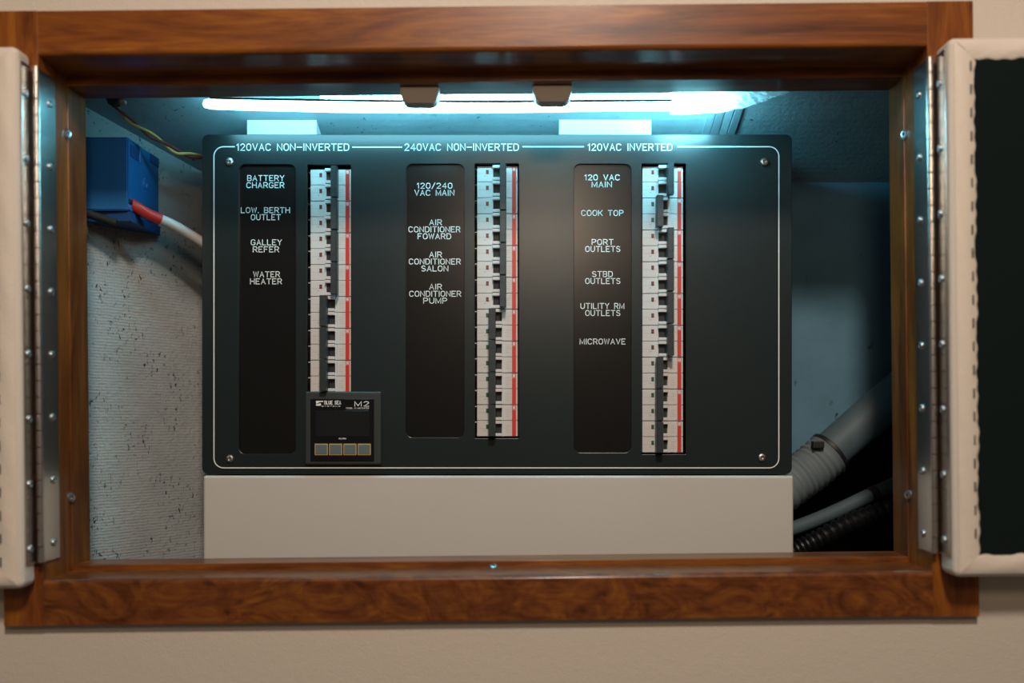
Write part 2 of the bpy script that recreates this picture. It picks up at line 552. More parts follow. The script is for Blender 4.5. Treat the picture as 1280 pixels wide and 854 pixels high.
# ribbed batten across the deckhead, at right of the lamp
bm = BM()
for i in range(4):
    x0 = 0.196 + i * 0.0095
    slab(bm, [(x0, 1.0, ceil_z(1.0) - 0.002 - 0.001 * (i % 2)), (x0 + 0.008, 1.0, ceil_z(1.0) - 0.002), (x0 + 0.008, 1.22, ceil_z(1.22) - 0.002), (x0, 1.22, ceil_z(1.22) - 0.002 - 0.001 * (i % 2))], (0, 0, 0.008))
struct('trim_1', bm, 'hull_ceiling')

# ================================================================== WOODEN FRAME
fr = thing('hatch_frame', 'varnished reddish brown wooden frame around the electrical locker opening', 'frame', RV(((XL + XR) / 2, 0.94, OZB)))
def frame_profile(inner, outer, sgn, r1=0.0045):
    """(u, y) L-shaped section, u runs outward from the opening. front corners rounded."""
    r2 = 0.0009
    pts = []
    # front inner corner
    pts += [(inner + sgn * (r1 - r1 * math.cos(math.radians(a))), DF + r1 - r1 * math.sin(math.radians(a))) for a in range(0, 91, 15)]
    pts += [(outer - sgn * (r2 - r2 * math.sin(math.radians(a))), DF + r2 - r2 * math.cos(math.radians(a))) for a in range(0, 91, 15)]
    pts += [(outer, DW), (inner + sgn * 0.019, DW), (inner + sgn * 0.019, 0.955), (inner, 0.955)]
    return pts
for inner, outer, s in ((XL, OXL, -1), (XR, OXR, 1)):
    bm = BM()
    prism(bm, frame_profile(inner, outer, s, 0.0006), 'z', OZB, OZT)
    ed = [e for e in bm.edges if all(abs(v.co.y - DF) < 0.006 and (abs(v.co.z - OZB) < 1e-5 or abs(v.co.z - OZT) < 1e-5) for v in e.verts) and abs(e.verts[0].co.z - e.verts[1].co.z) < 1e-6]
    obj('stile', bm, 'wood_z', fr, rot=True)
for inner, outer, s in ((ZT, OZT, 1), (ZB, OZB, -1)):
    bm = BM()
    prism(bm, [(y, u) for u, y in frame_profile(inner, outer, s)], 'x', XL - 0.0004 + 0.0002, XR + 0.0002)
    obj('rail', bm, 'wood_x' if s > 0 else 'wood_figured', fr, rot=True)
# stops
SZT, SZB = CZ + 0.3244, CZ - 0.1334
bm = BM(); box(bm, XL + 0.001, XR - 0.001, 0.9553, DB, SZT, SZT + 0.024, 0.0012); obj('stop', bm, 'wood_stop_x', fr, rot=True)
bm = BM(); box(bm, XL + 0.001, XR - 0.001, 0.9553, DB, SZB - 0.020, SZB, 0.0012); obj('stop', bm, 'wood_stop_x', fr, rot=True)
bm = BM(); box(bm, XL - 0.018, XL + 0.0012, 0.9553, DB, SZB - 0.018, SZT + 0.012, 0.0008); obj('stop', bm, 'wood_stop_z', fr, rot=True)
bm = BM(); box(bm, XR - 0.0012, XR + 0.018, 0.9553, DB, SZB - 0.018, SZT + 0.012, 0.0008); obj('stop', bm, 'wood_stop_z', fr, rot=True)
for px, py, side in ((76.5, 167.5, 'l'), (83.5, 622, 'l'), (1136, 168, 'r'), (1142, 618.5, 'r')):
    x = px - VX; y = py - VY                   # undo the roll for building
    c, s = math.cos(ROLL), math.sin(ROLL)
    yy = y * c + x * s
    D = 0.953
    z = CZ - yy * D / FPX
    X = XL + 0.0004 if side == 'l' else XR - 0.0004
    bm = screw_bm((X, D, z), (1 if side == 'l' else -1, -0.6, 0), 0.0048)
    obj('screw', bm, 'steel_screw', fr, rot=True)
bm = screw_bm((-0.0345, 0.952, ZB - 0.0002), (0, -0.35, 1), 0.0045)
obj('screw', bm, 'steel_screw', fr, rot=True)

# catches hanging below the top stop
for pxc, lab in ((524, 'small grey shaded plastic door catch under the top rail, left of the pair'), (690.5, 'small cream brightly lit plastic door catch under the top rail, right of the pair')):
    D = 0.966
    yl = SZT + 0.0002 + (pxc - VX) * D / FPX * math.tan(ROLL)
    cx = (pxc - VX) * D / FPX
    bm = BM()
    w, h = 0.0188, 0.0158
    pr = [(cx - w, yl), (cx - w, yl - 0.006)] + arc(cx - w + 0.008, yl - h + 0.006, 0.0065, 190, 270, 5) + arc(cx + w - 0.008, yl - h + 0.006, 0.0065, 270, 350, 5) + [(cx + w, yl - 0.006), (cx + w, yl)]
    prism(bm, pr, 'y', D, D + 0.018)
    bmesh.ops.bevel(bm, geom=[e for e in bm.edges if abs(e.verts[0].co.y - e.verts[1].co.y) < 1e-6], offset=0.0014, segments=2, affect='EDGES')
    o = obj('door_catch', bm, 'beige')
    tag(o, lab, 'catch', 'door catches under the top rail')

# ================================================================== DOORS AND HINGES
def rounded_door(bm, x0, x1, y0, y1, z0, z1, r):
    box(bm, x0, x1, y0, y1, z0, z1, r, 5)

def border_strip(bm, a, b, inward, w0, D, h, pitch=0.0145, miter=1.0, n_per=10):
    """padded vinyl strip from a to b (x,z), scalloped along its inner edge."""
    a = Vector(a); b = Vector(b); L0 = (b - a).length; d = (b - a) / L0
    inn = Vector(inward)
    n = max(2, int(L0 / pitch * n_per))
    K = 8
    rows = []
    for i in range(n + 1):
        t = i / n
        s = t * L0
        ph = (s / pitch) % 1.0
        sc = 0.0011 * (1 - math.cos(2 * math.pi * ph)) / 2 + 0.0005 * math.sin(s * 61) + 0.0004 * math.sin(s * 173)
        row = []
        for k in range(K + 1):
            f = k / K
            wid = (w0 + sc) * f
            # mitred ends
            st = max(s, wid * miter) if t < 0.5 else min(s, L0 - wid * miter)
            q = a + d * st + inn * wid
            hh = h * (math.sin(math.pi * (0.06 + 0.94 * f)) ** 0.55 if f < 1 else 0)
            hh *= 1 - 0.22 * math.exp(-((f - 0.75) / 0.08) ** 2) * (0.5 + 0.5 * math.cos(2 * math.pi * (ph - 0.5)))
            hh *= 1 + 0.1 * math.sin(s * 90 + f * 5)
            row.append(bm.verts.new((q.x, D - hh, q.y)))
        rows.append(row)
    for r0, r1 in zip(rows, rows[1:]):
        for k in range(K):
            try:
                bm.faces.new((r0[k], r1[k], r1[k + 1], r0[k + 1]))
            except ValueError:
                pass
    bmesh.ops.remove_doubles(bm, verts=bm.verts[:], dist=1e-6)

def make_door(side, xe, D0, D1, z0, z1, width, bw, label):
    s = 1 if side == 'right' else -1
    x1 = xe + s * width
    lo, hi = min(xe, x1), max(xe, x1)
    t = thing('padded_door', label, 'door', RV(((lo + hi) / 2, (D0 + D1) / 2, z0)), 'open padded doors')
    bm = BM(); rounded_door(bm, lo, hi, D0, D1, z0, z1, 0.0065)
    obj('door_body', bm, 'vinyl_door', t, rot=True)
    i = bw
    bm = BM(); box(bm, lo + i * 0.8, hi - i * 0.8, D0 - 0.0012, D0 + 0.004, z0 + i * 0.75, z1 - i * 0.75)
    obj('fabric_panel', bm, 'fabric', t, rot=True)
    e = 0.0035
    corners = [(lo + e, z1 - e), (hi - e, z1 - e), (hi - e, z0 + e), (lo + e, z0 + e)]
    inw = [(0, -1), (-1, 0), (0, 1), (1, 0)]
    for k in range(4):
        bm = BM()
        w = bw - e if k in (1, 3) else bw * 0.80
        border_strip(bm, corners[k], corners[(k + 1) % 4], inw[k], w, D0 + 0.0006, 0.0034)
        obj('border_strip', bm, 'vinyl_door', t, rot=True)
    # stitches along the border, one by one
    pitch = 0.0202
    def st_mesh(vert):
        bm = BM()
        if vert: box(bm, -0.0007, 0.0007, -0.0009, 0.0006, -0.0042, 0.0042, 0.0004)
        else: box(bm, -0.0042, 0.0042, -0.0009, 0.0006, -0.0006, 0.0006, 0.0004)
        me = bpy.data.meshes.new('stitch'); bm.to_mesh(me); bm.free(); me.materials.append(M['thread'] if vert else M['thread_light'])
        return me
    mv = st_mesh(True)
    org = Vector(t['_o'])
    cx = xe + s * (bw - 0.0052)
    z = z1 - bw - 0.004
    while z > z0 + bw:
        o = bpy.data.objects.new('stitch', mv); COL.objects.link(o); o.parent = t
        o.location = RV((cx, D0 - 0.0024, z)) - org; o.rotation_euler = (0, -ROLL, 0)
        z -= pitch
    return t
make_door('right', 0.3682, 0.866, 0.8985, CZ - 0.1400, CZ + 0.3290, 0.40, 0.0225, 'cream vinyl padded door with stitched edge and black felt, right of the opening')
make_door('left', -0.4425, 0.872, 0.8985, CZ - 0.1425, CZ + 0.3325, 0.40, 0.0225, 'cream vinyl padded door swung open at the left edge of the opening')

def make_hinge(side, label):
    s = 1 if side == 'right' else -1
    xj = XR if side == 'right' else XL
    xd = 0.3682 if side == 'right' else -0.4425
    xk = 0.3617 if side == 'right' else -0.4357
    z1, z0 = CZ + 0.3210, CZ - 0.1225
    t = thing('piano_hinge', label, 'hinge', RV((xk, 0.894, z0)), 'long steel hinges of the doors')
    bm = BM()
    xa, xb = sorted((xj - s * 0.0003, xj - s * 0.0016))
    box(bm, xa, xb, 0.8965, 0.929, z0, z1, 0.0003); obj('leaf', bm, 'steel', t, rot=True)
    bm = BM()
    xa, xb = sorted((xd - s * 0.0003, xd - s * 0.0016))
    box(bm, xa, xb, 0.8715 if s > 0 else 0.877, 0.8965, z0, z1, 0.0003); obj('leaf', bm, 'steel', t, rot=True)
    org = Vector(t['_o'])
    # knuckles
    K = 30; pitch = (z1 - z0) / K
    bm = BM(); tube(bm, [(0, 0, 0.0002), (0, 0, 0.0007), (0, 0, pitch - 0.0007), (0, 0, pitch - 0.0002)], [0.0021, 0.0031, 0.0031, 0.0021], 14)
    bmesh.ops.recalc_face_normals(bm, faces=bm.faces[:])
    me = bpy.data.meshes.new('knuckle'); bm.to_mesh(me); bm.free(); me.materials.append(M['steel_k']); me.shade_smooth(); me.set_sharp_from_angle(angle=math.radians(35))
    for k in range(K):
        o = bpy.data.objects.new('knuckle', me); COL.objects.link(o); o.parent = t
        o.location = RV((xk, 0.8925, z0 + k * pitch)) - org; o.rotation_euler = (0, -ROLL, 0)
    def scr(axis):
        bm = screw_bm((0, 0, 0), axis, 0.0036)
        bmesh.ops.recalc_face_normals(bm, faces=bm.faces[:])
        me = bpy.data.meshes.new('screw'); bm.to_mesh(me); bm.free(); me.materials.append(M['steel_screw']); me.shade_smooth()
        return me
    sm = scr((-s, 0, 0))
    for k in range(8):
        for D, x, yy in ((0.917, xj - s * 0.0016, 122 + 78.3 * k), (0.8835, xd - s * 0.0016, 108 + 81.5 * k)):
            o = bpy.data.objects.new('screw', sm); COL.objects.link(o); o.parent = t
            z = CZ - (yy + 2 - VY) * D / FPX
            o.location = RV((x, D, z)) - org
    return t
make_hinge('right', 'long polished steel hinge on the right jamb, beside the black felt door')
make_hinge('left', 'long polished steel hinge on the left jamb, near the blue box')

# ================================================================== BREAKER PANEL
DP = 1.095
u = DP / FPX
panel = thing('breaker_panel', 'black rounded electrical panel with white engraved headings, breaker slots and pinstripe border', 'panel', P(621, 594, DP))
def rrect(px0, px1, py0, py1, r, n=5):
    pts = arc(px1 - r, py1 - r, r, 0, 90, n) + arc(px0 + r, py1 - r, r, 90, 180, n) + arc(px0 + r, py0 + r, r, 180, 270, n) + arc(px1 - r, py0 + r, r, 270, 360, n)
    return pts
outline = rrect(252.5, 990, 168, 593, 8)
strips = [(298.5, 369.5, 205.5, 567.5), (507.5, 580, 205, 547), (717.5, 789, 205, 566)]
slots = [(384, 438.5, 206, 500), (593.5, 648.5, 204.5, 548), (802, 857.5, 204.5, 568)]
cu = bpy.data.curves.new('panel_outline', 'CURVE')
cu.dimensions = '2D'; cu.fill_mode = 'BOTH'; cu.extrude = 0.002; cu.bevel_depth = 0.0006; cu.bevel_resolution = 1
cu.offset = -0.0006
def addspl(pts):
    sp = cu.splines.new('POLY'); sp.points.add(len(pts) - 1)
    for q, p in zip(sp.points, pts):
        v = P(p[0], p[1], DP)
        q.co = (v.x, v.z, 0, 1)
    sp.use_cyclic_u = True
addspl(outline)
for a in strips: addspl(rrect(*a, 8))
for a in slots: addspl(rrect(*a, 1.2, 2))
tmp = bpy.data.objects.new('tmp', cu); COL.objects.link(tmp)
dg = bpy.context.evaluated_depsgraph_get(); dg.update()
me = bpy.data.meshes.new_from_object(tmp.evaluated_get(dg))
bpy.data.objects.remove(tmp); bpy.data.curves.remove(cu)
bm = BM(); bm.from_mesh(me); bpy.data.meshes.remove(me)
for v in bm.verts:
    x, y, z = v.co
    v.co = (x, DP + 0.0026 - z, y)
obj('face_plate', bm, 'plate', panel)
# enclosure behind: hollow box
bm = BM()
a = P(258, 173, DP); b = P(984, 588, DP)
for (x0, x1, y0, y1, z0, z1) in ((a.x, b.x, 1.175, 1.178, b.z, a.z), (a.x, b.x, 1.1, 1.175, a.z - 0.003, a.z), (a.x, b.x, 1.1, 1.175, b.z, b.z + 0.003), (a.x, a.x + 0.003, 1.1, 1.175, b.z, a.z), (b.x - 0.003, b.x, 1.1, 1.175, b.z, a.z)):
    box(bm, x0, x1, y0, y1, z0, z1)
obj('enclosure', bm, 'black', panel, smooth=False)
DT = DP - 0.0002
strip_o = []
for a in strips:
    bm = BM()
    pr = [(P(p[0], p[1], DP).x, P(p[0], p[1], DP).z) for p in rrect(a[0] - 1, a[1] + 1, a[2] - 1, a[3] + 1, 9)]
    prism(bm, pr, 'y', DP + 0.0030, DP + 0.0046)
    strip_o.append(obj('label_strip', bm, 'strip', panel, smooth=False))
# pinstripe
def stripe(px_pts, closed=False):
    bm = BM()
    ribbon(bm, [(P(p[0], p[1], DP).x, P(p[0], p[1], DP).z) for p in px_pts], 1.35 * u, DT, closed)
    return obj('pinstripe', bm, 'ink', panel, smooth=False)
x0, x1, y0, y1 = 267.5, 973.5, 183.5, 585
r = 12
left_run = [(293, y0)] + [(x, y) for x, y in arc(x0 + r, y0 + r, r, 270, 180, 8)] + [(x, y) for x, y in arc(x0 + r, y1 - r, r, 180, 90, 8)] + arc(x1 - r, y1 - r, r, 90, 0, 8) + arc(x1 - r, y0 + r, r, 0, -90, 8) + [(847, y0)]
stripe(left_run)
stripe([(441, 184), (502, 184)])
stripe([(653.5, 183.5), (729.5, 183.5)])
for t_, a_, b_ in (('120VAC NON-INVERTED', 296, 436), ('240VAC NON-INVERTED', 506, 648), ('120VAC INVERTED', 735, 840)):
    lettering(panel, t_, a_, b_, 184, 8.1, DT, 1.1)
DS = DP + 0.0029
LB = [
 (0, 'BATTERY', 309.5, 355, 222.7), (0, 'CHARGER', 308.5, 355, 231.5), (0, 'LOW. BERTH', 301.5, 362, 262.8), (0, 'OUTLET', 314, 350.5, 271.6),
 (0, 'GALLEY', 314, 352, 303), (0, 'REFER', 316.5, 348.5, 311.8), (0, 'WATER', 317, 349.5, 343), (0, 'HEATER', 313, 352, 351.8),
 (1, '120/240', 521.5, 565, 232.2), (1, 'VAC MAIN', 518.5, 567.5, 241), (1, 'AIR', 537, 552, 278), (1, 'CONDITIONER', 511, 575, 286.8), (1, 'FOWARD', 522.5, 563.5, 295.4),
 (1, 'AIR', 537, 552, 318.3), (1, 'CONDITIONER', 511.5, 575.5, 327), (1, 'SALON', 527, 560, 335.7),
 (1, 'AIR', 537, 552, 358.5), (1, 'CONDITIONER', 512, 576, 367.3), (1, 'PUMP', 529.5, 558.5, 376),
 (2, '120 VAC', 731, 774.5, 221.8), (2, 'MAIN', 740, 764.5, 230.6), (2, 'COOK TOP', 727, 779, 266.3), (2, 'PORT', 740, 766.5, 302.6), (2, 'OUTLETS', 732, 775, 311.3),
 (2, 'STBD', 740.5, 765.5, 342.7), (2, 'OUTLETS', 732, 775, 351.4), (2, 'UTILITY RM', 726, 780, 382.6), (2, 'OUTLETS', 732, 775, 391.4), (2, 'MICROWAVE', 725, 781.5, 427),
]
for si, t_, a_, b_, y_ in LB:
    lettering(strip_o[si], t_, a_, b_, y_, 6.5, DS, 0.92)
for px, py in ((287, 202.5), (955.5, 202.5), (287.5, 573.5), (952.5, 572)):
    c = P(px, py, DP)
    obj('screw', screw_bm((c.x, DP - 0.0001, c.z), (0, -1, 0), 0.0046), 'steel_screw', panel)

# ------------------------------------------------------------------ breakers
POLE = 20.0 * u
def make_breaker(poles, on, flag):
    """a breaker lying on its side; local origin at its lower left back corner of the front, x right, z up."""
    H = POLE * poles
    W_ = 51 * u
    F0 = DP + 0.0052
    root = bpy.data.objects.new('circuit_breaker', None); COL.objects.link(root); root.empty_display_size = 0.02
    root['_o'] = (0, 0, 0)
    bm = BM(); bt = BM(); bs = BM(); bp = BM()
    for k in range(poles):
        z0 = k * POLE + 0.00035; z1 = (k + 1) * POLE - (0.00035 if k == poles - 1 else 0.0001)
        box(bm, 0, W_, F0, F0 + 0.045, z0, z1, 0.0003, 1)
        # nose with two tabs around the lever gap
        for (a, b) in ((z0 + 0.0001, z0 + 3.9 * u), (z1 - 3.9 * u, z1 - 0.0001)):
            box(bm, 19.5 * u, 31.5 * u, F0 - 0.0065, F0 + 0.001, a, b, 0.0004, 1)
        box(bm, 31.5 * u, 34 * u, F0 - 0.0022, F0 + 0.001, z0, z1)
        box(bs, 20.3 * u, 31 * u, F0 - 0.0006, F0 + 0.0006, z0 + 3.9 * u, z1 - 3.9 * u)  # dark slab on the face paints the shade of the lever cavity
        # terminal tick seen at left of the face
        box(bm, -4.5 * u, 0, F0 + 0.008, F0 + 0.02, z1 - 2.2 * u, z1 - 1.0 * u)
        # faint print
        for q in range(4):
            zz = z0 + (5 + q * 2.7) * u
            box(bp, (35.5 + 0.6 * (q % 2)) * u, (42 - 1.1 * ((q + k) % 3)) * u, F0 - 0.00005, F0 + 0.0002, zz, zz + 0.45 * u)
        box(bp, 1.5 * u, 17 * u, F0 - 0.00005, F0 + 0.0002, z0 + 9.6 * u, z0 + 10.0 * u)
        if k % 2 == 0:
            box(bp, 9 * u, 11 * u, F0 - 0.00006, F0 + 0.0002, z0 + 6 * u, z0 + 7.4 * u)
    def add(name, b, mt, sm=False, label=None, par=root):
        o = obj(name, b, mt, par, smooth=sm)
        if label: o['label'] = label
        return o
    add('body', bm, 'breaker'); add('lever_gap_shade', bs, 'slot_black'); add('print', bp, 'breaker_grey')
    for k in range(poles):
        b = BM(); zc = (k + 0.62) * POLE
        box(b, 11.3 * u, 14.6 * u, F0 - 0.0003, F0 + 0.0004, zc - 2.6 * u, zc + 2.6 * u)
        w_ = add('flag_window', b, 'slot_black')
        b = BM(); box(b, 11.8 * u, 14.1 * u, F0 - 0.0004, F0 + 0.0003, zc - 1.7 * u, zc + 1.7 * u)
        add('flag', b, flag, label=None, par=w_)
    b = BM(); box(b, 44.0 * u, 48.9 * u, F0 - 0.00025, F0 + 0.0004, 0.0006, H - 6.5 * u); add('red_stripe', b, 'red')
    b = BM(); box(b, 44.0 * u, 48.9 * u, F0 - 0.00015, F0 + 0.0004, H - 6.2 * u, H - 0.0006); c_ = add('rating_label', b, 'red')
    b = BM()
    for q in range(3): box(b, (44.9 + 1.15 * q) * u, (45.6 + 1.15 * q) * u, F0 - 0.0004, F0, H - 5.6 * u, H - 1.6 * u)
    add('print', b, 'ink', par=c_)
    # joined lever
    b = BM()
    xa, xb = (29.2, 37.0) if on else (15.4, 23.8)
    zin = 1.1 * u
    for (x0_, x1_, y0_, y1_, c0, c1) in ((xa, xb, F0 - 0.0195, F0 - 0.0075, zin, H - zin),):
        prism(b, [(x0_ * u + 0.0006, y0_), (x1_ * u - 0.0006, y0_), (x1_ * u, y0_ + 0.002), (x1_ * u, y1_), (x0_ * u, y1_), (x0_ * u, y0_ + 0.002)], 'z', c0, c1)
    for k in range(poles):
        c0 = k * POLE + 4.2 * u; c1 = (k + 1) * POLE - 4.2 * u
        xr0, xr1 = (27.5, 34.5) if on else (17.5, 24.5)
        prism(b, [(xa * u, F0 - 0.008), (xb * u, F0 - 0.008), (xr1 * u, F0 + 0.0005), (xr0 * u, F0 + 0.0005)], 'z', c0, c1)
    lv = add('lever', b, 'toggle', sm=False)
    b = BM()
    for k in range(poles):
        for q in (0.5 * (xa + xb) - 2.2, 0.5 * (xa + xb) + 1.0):
            box(b, q * u, (q + 1.2) * u, F0 - 0.0197, F0 - 0.0190, (k + 0.5) * POLE - 1.3 * u, (k + 0.5) * POLE + 1.3 * u)
    add('lever_notch', b, 'slot_black', par=lv)
    return root
def copy_tree(o, parent=None):
    c = o.copy(); COL.objects.link(c)
    c.parent = parent
    for ch in list(o.children):
        copy_tree(ch, c)
    return c
proto = {}
used = set()
def put(poles, on, flag, px, py_bottom, label, group):
    key = (poles, on, flag)
    if key not in proto:
        proto[key] = make_breaker(*key); o = proto[key]
    else:
        o = copy_tree(proto[key])
    v = P(px, py_bottom, DP)
    o.location = (v.x, 0, v.z)
    tag(o, label, 'breaker', group)
ORD = ['topmost', 'second from top', 'third from top', 'fourth from top', 'fifth from top', 'sixth from top', 'seventh from top', 'eighth from top', 'ninth from top']
COLS = [
 ('left', 386.8, 210, [2] * 7, 'nnnnfff'),
 ('middle', 596, 206, [3] + [2] * 7, 'nnnnffff'),
 ('right', 803.6, 206.3, [2] * 9, 'nfnnnnfff'),
]
for cname, px, py, pl, st in COLS:
    y = py
    n = len(pl)
    for i, (p_, s_) in enumerate(zip(pl, st)):
        y += 20.0 * p_
        where = ORD[i] if i < n - 1 else 'lowest'
        flag = 'red_window' if s_ == 'n' else 'green_window'
        lab = 'white %s-pole breaker with lever %s, %s in the %s breaker column' % ({2: 'two', 3: 'three'}[p_], 'to the right' if s_ == 'n' else 'to the left', where, cname)
        put(p_, s_ == 'n', flag, px, y, lab, 'breakers in the %s column' % cname)

# ------------------------------------------------------------------ meter
DM = DP - 0.005
met = thing('digital_meter', 'square black digital meter with four gold-outlined buttons below the left breaker column', 'meter', P(429, 581, DP - 0.001))
bm = BM(); pbox(bm, 381, 476.5, 489.5, 581, DM, DP - 0.0002, 0.0018, 3); obj('bezel', bm, 'bezel', met)
bm = BM(); pbox(bm, 388, 467.5, 499, 577, DM - 0.0008, DM + 0.001, 0.0003, 1); face = obj('face', bm, 'meter_face', met)
bm = BM(); pbox(bm, 394.5, 461.5, 513.5, 545.5, DM - 0.0011, DM - 0.0004, 0.0002, 1); obj('screen', bm, 'screen', met)
DL = DM - 0.00095
lettering(face, 'BLUE SEA', 405.5, 426, 503.4, 4.0, DL, 0.85)
lettering(face, 'SYSTEMS', 402, 425.5, 507.9, 1.2, DL, 0.28)
lettering(face, 'M2', 443.5, 461, 505, 5.8, DL, 0.95)
lettering(face, 'VESSEL AC MULTIMETER', 432.5, 461, 510.4, 1.8, DL, 0.28)
lettering(face, 'ALARM', 423.5, 432.5, 548.3, 1.5, DL, 0.45)
# emblem: small pale square with a dark wave cut through it
bm = BM()
def tri(pts):
    bm.faces.new([bm.verts.new(P(a, b, DL)) for a, b in pts])
tri([(395, 501.2), (404, 501.2), (404, 502.6), (399.5, 502.8), (397, 504.4), (395, 504.6)])
tri([(395, 505.2), (398, 504.9), (400.5, 504.0), (401.5, 505.6), (400.8, 507.4), (395, 507.4)])
obj('emblem', bm, 'ink', face, smooth=False)
for i in range(4):
    bx0 = 393.2 + i * 17.9
    bm = BM(); pbox(bm, bx0, bx0 + 16.6, 554.8, 569.3, DM - 0.0014, DM - 0.0004, 0.0005, 2); b_ = obj('button_rim', bm, 'gold', met)
    bm = BM(); pbox(bm, bx0 + 1.1, bx0 + 15.5, 555.9, 568.2, DM - 0.0018, DM - 0.0006, 0.0005, 2); obj('button', bm, 'button', b_)

# ------------------------------------------------------------------ lower box and spacers
bm = BM(); a = P(254, 594.8, DP - 0.002); b = P(992, 600, DP - 0.002)
box(bm, a.x, b.x, DP - 0.003, 1.130, CZ - 0.279, a.z, 0.0028, 3)
tag(obj('enclosure_box', bm, 'box'), 'wide plain satin grey box directly under the black breaker panel', 'box')
for px0, px1, pt, dd, lab in ((309, 395.5, 150, 0.030, 'small white block wedged above the black panel on the left'), (699, 814, 147, 0.030, 'wider white block wedged above the black panel on the right')):
    Df = 1.1022
    bm = BM()
    zt = P(0, pt, Df).z
    zt = min(zt, ceil_z(Df) - 0.0005)
    x0 = P(px0, 0, Df).x; x1 = P(px1, 0, Df).x
    zb = P(0, 172.6, Df).z
    prism(bm, [(Df, zb), (Df, zt), (Df + dd, zt - 0.33 * dd - 0.0002), (Df + dd, zb)], 'x', x0, x1)
    o = obj('spacer_block', bm, 'foam', smooth=False)
    tag(o, lab, 'block', 'white blocks above the panel')

# ------------------------------------------------------------------ lamp
lt = thing('tube_lamp', 'glowing cool white tube lamp along the top of the locker above the panel', 'lamp', P(560, 131, 1.04))
def lp(px, py, D=1.04): return P(px, py, D)
bm = BM()
pts = smooth_path([lp(256, 129.5), lp(330, 131.8), (lp(450, 134.2)), lp(600, 134.6), lp(720, 133.0), lp(845, 132)], 6)
rr = [0.0038] + [0.0053] * (len(pts) - 1)
tube(bm, [lp(255, 129)] + pts, [0.0022] + rr, 14); obj('tube', bm, 'tube', lt)
bm = BM()
tube(bm, smooth_path([lp(400, 121.6, 1.03), lp(600, 121.4, 1.03), lp(842, 120.6, 1.03)], 5), [0.0012] + [0.0026] * 10, 12); obj('tube', bm, 'tube', lt)
bm = BM()
tube(bm, smooth_path([lp(262, 122.6, 1.028), lp(400, 125.2, 1.028), lp(600, 127.0, 1.028), lp(720, 126.2, 1.028), lp(842, 125.4, 1.028)], 5), 0.0014, 8); obj('cord', bm, 'channel', lt)
bm = BM()
a = lp(300, 119, 1.045); b = lp(842, 119, 1.045)
box(bm, a.x, b.x, 1.026, 1.052, a.z + 0.004, a.z + 0.012, 0.001); obj('housing', bm, 'channel', lt)
bm = BM()
tube(bm, [lp(843, 128), lp(870, 128), lp(900, 126.5), lp(908, 126)], [0.0092, 0.0095, 0.0075, 0.004], 14); obj('tube', bm, 'tube_end', lt)
bm = BM()
rnd = random.Random(7)
cent = smooth_path([lp(838, 128.5, 1.035), lp(880, 127.5, 1.035), lp(915, 124.5, 1.035), lp(940, 121, 1.035), lp(960, 117, 1.035), lp(985, 112, 1.035)], 5)
rad = []
for i in range(len(cent)):
    t_ = i / (len(cent) - 1)
    rad.append(0.0118 * (1 - 0.72 * max(0, (t_ - 0.25) / 0.75) ** 1.2) * (0.93 + 0.14 * rnd.random()))
tube(bm, cent, rad, 20, caps=False)
for v in bm.verts:
    v.co += Vector((rnd.uniform(-1, 1), rnd.uniform(-1, 1), rnd.uniform(-1, 1))) * 0.0009
sl = obj('clear_sleeve', bm, 'film', lt, smooth=False); sl['label'] = 'crumpled clear plastic wrap'

# ------------------------------------------------------------------ blue box, cables
bb = thing('terminal_box', 'blue plastic box high on the left wall with a red and white cable', 'box', P(150, 270, 1.08))
bx = -0.4242
zt, zb2 = CZ + 0.301, CZ + 0.2232
bm = BM()
prism(bm, [(-0.488, 1.060), (bx, 1.060), (bx, 1.149), (-0.488, 1.059)] if False else [(-0.478, 1.060), (bx, 1.060), (bx, 1.149), (-0.478, 1.076)], 'z', zb2, zt)
bmesh.ops.bevel(bm, geom=bm.edges[:], offset=0.0012, segments=2, affect='EDGES')
obj('housing', bm, 'blue', bb)
bm = BM(); prism(bm, [(-0.470, 1.068), (bx + 0.001, 1.064), (bx + 0.0015, 1.149), (-0.470, 1.086)], 'z', zb2 - 0.0105, zb2 - 0.0005)
obj('base_rim', bm, 'blue_shade', bb)
for y0_, y1_, z0_, z1_ in ((1.066, 1.089, zt - 0.019, zt - 0.006), (1.122, 1.147, zt - 0.011, zt - 0.0005)):
    bm = BM(); box(bm, bx + 0.0001, bx + 0.0010, y0_, y1_, z0_, z1_, 0.0003, 1); obj('recess_shade', bm, 'blue_shade', bb)  # flat darker plates, recess shade put into the colour
bm = BM(); box(bm, bx + 0.0002, bx + 0.0022, 1.0885, 1.0905, zt - 0.020, zt - 0.004, 0.0004, 1); obj('rib', bm, 'blue', bb)
bm = BM(); lathe_ring(bm, (bx, 1.108, zb2 + 0.039), (1, 0, 0), [(0.0065, 0), (0.006, 0.0012), (0.0038, 0.0012), (0.003, 0.0002), (0, 0.0002)], 18); obj('boss', bm, 'blue', bb)
for y0_ in (1.062, 1.126):
    bm = BM(); box(bm, bx + 0.0001, bx + 0.0012, y0_, y0_ + 0.013, zb2 + 0.0080, zb2 + 0.0125, 0.0003, 1); obj('slot', bm, 'slot_black', bb)  # black plates on the side stand in for shaded slot openings
bm = BM()
tube(bm, [P(98, 264, 1.045), P(112, 268, 1.052), P(130, 274, 1.058), P(145, 279, 1.062)], [0.004, 0.0045, 0.0045, 0.0048], 12); obj('bracket', bm, 'void', bb)

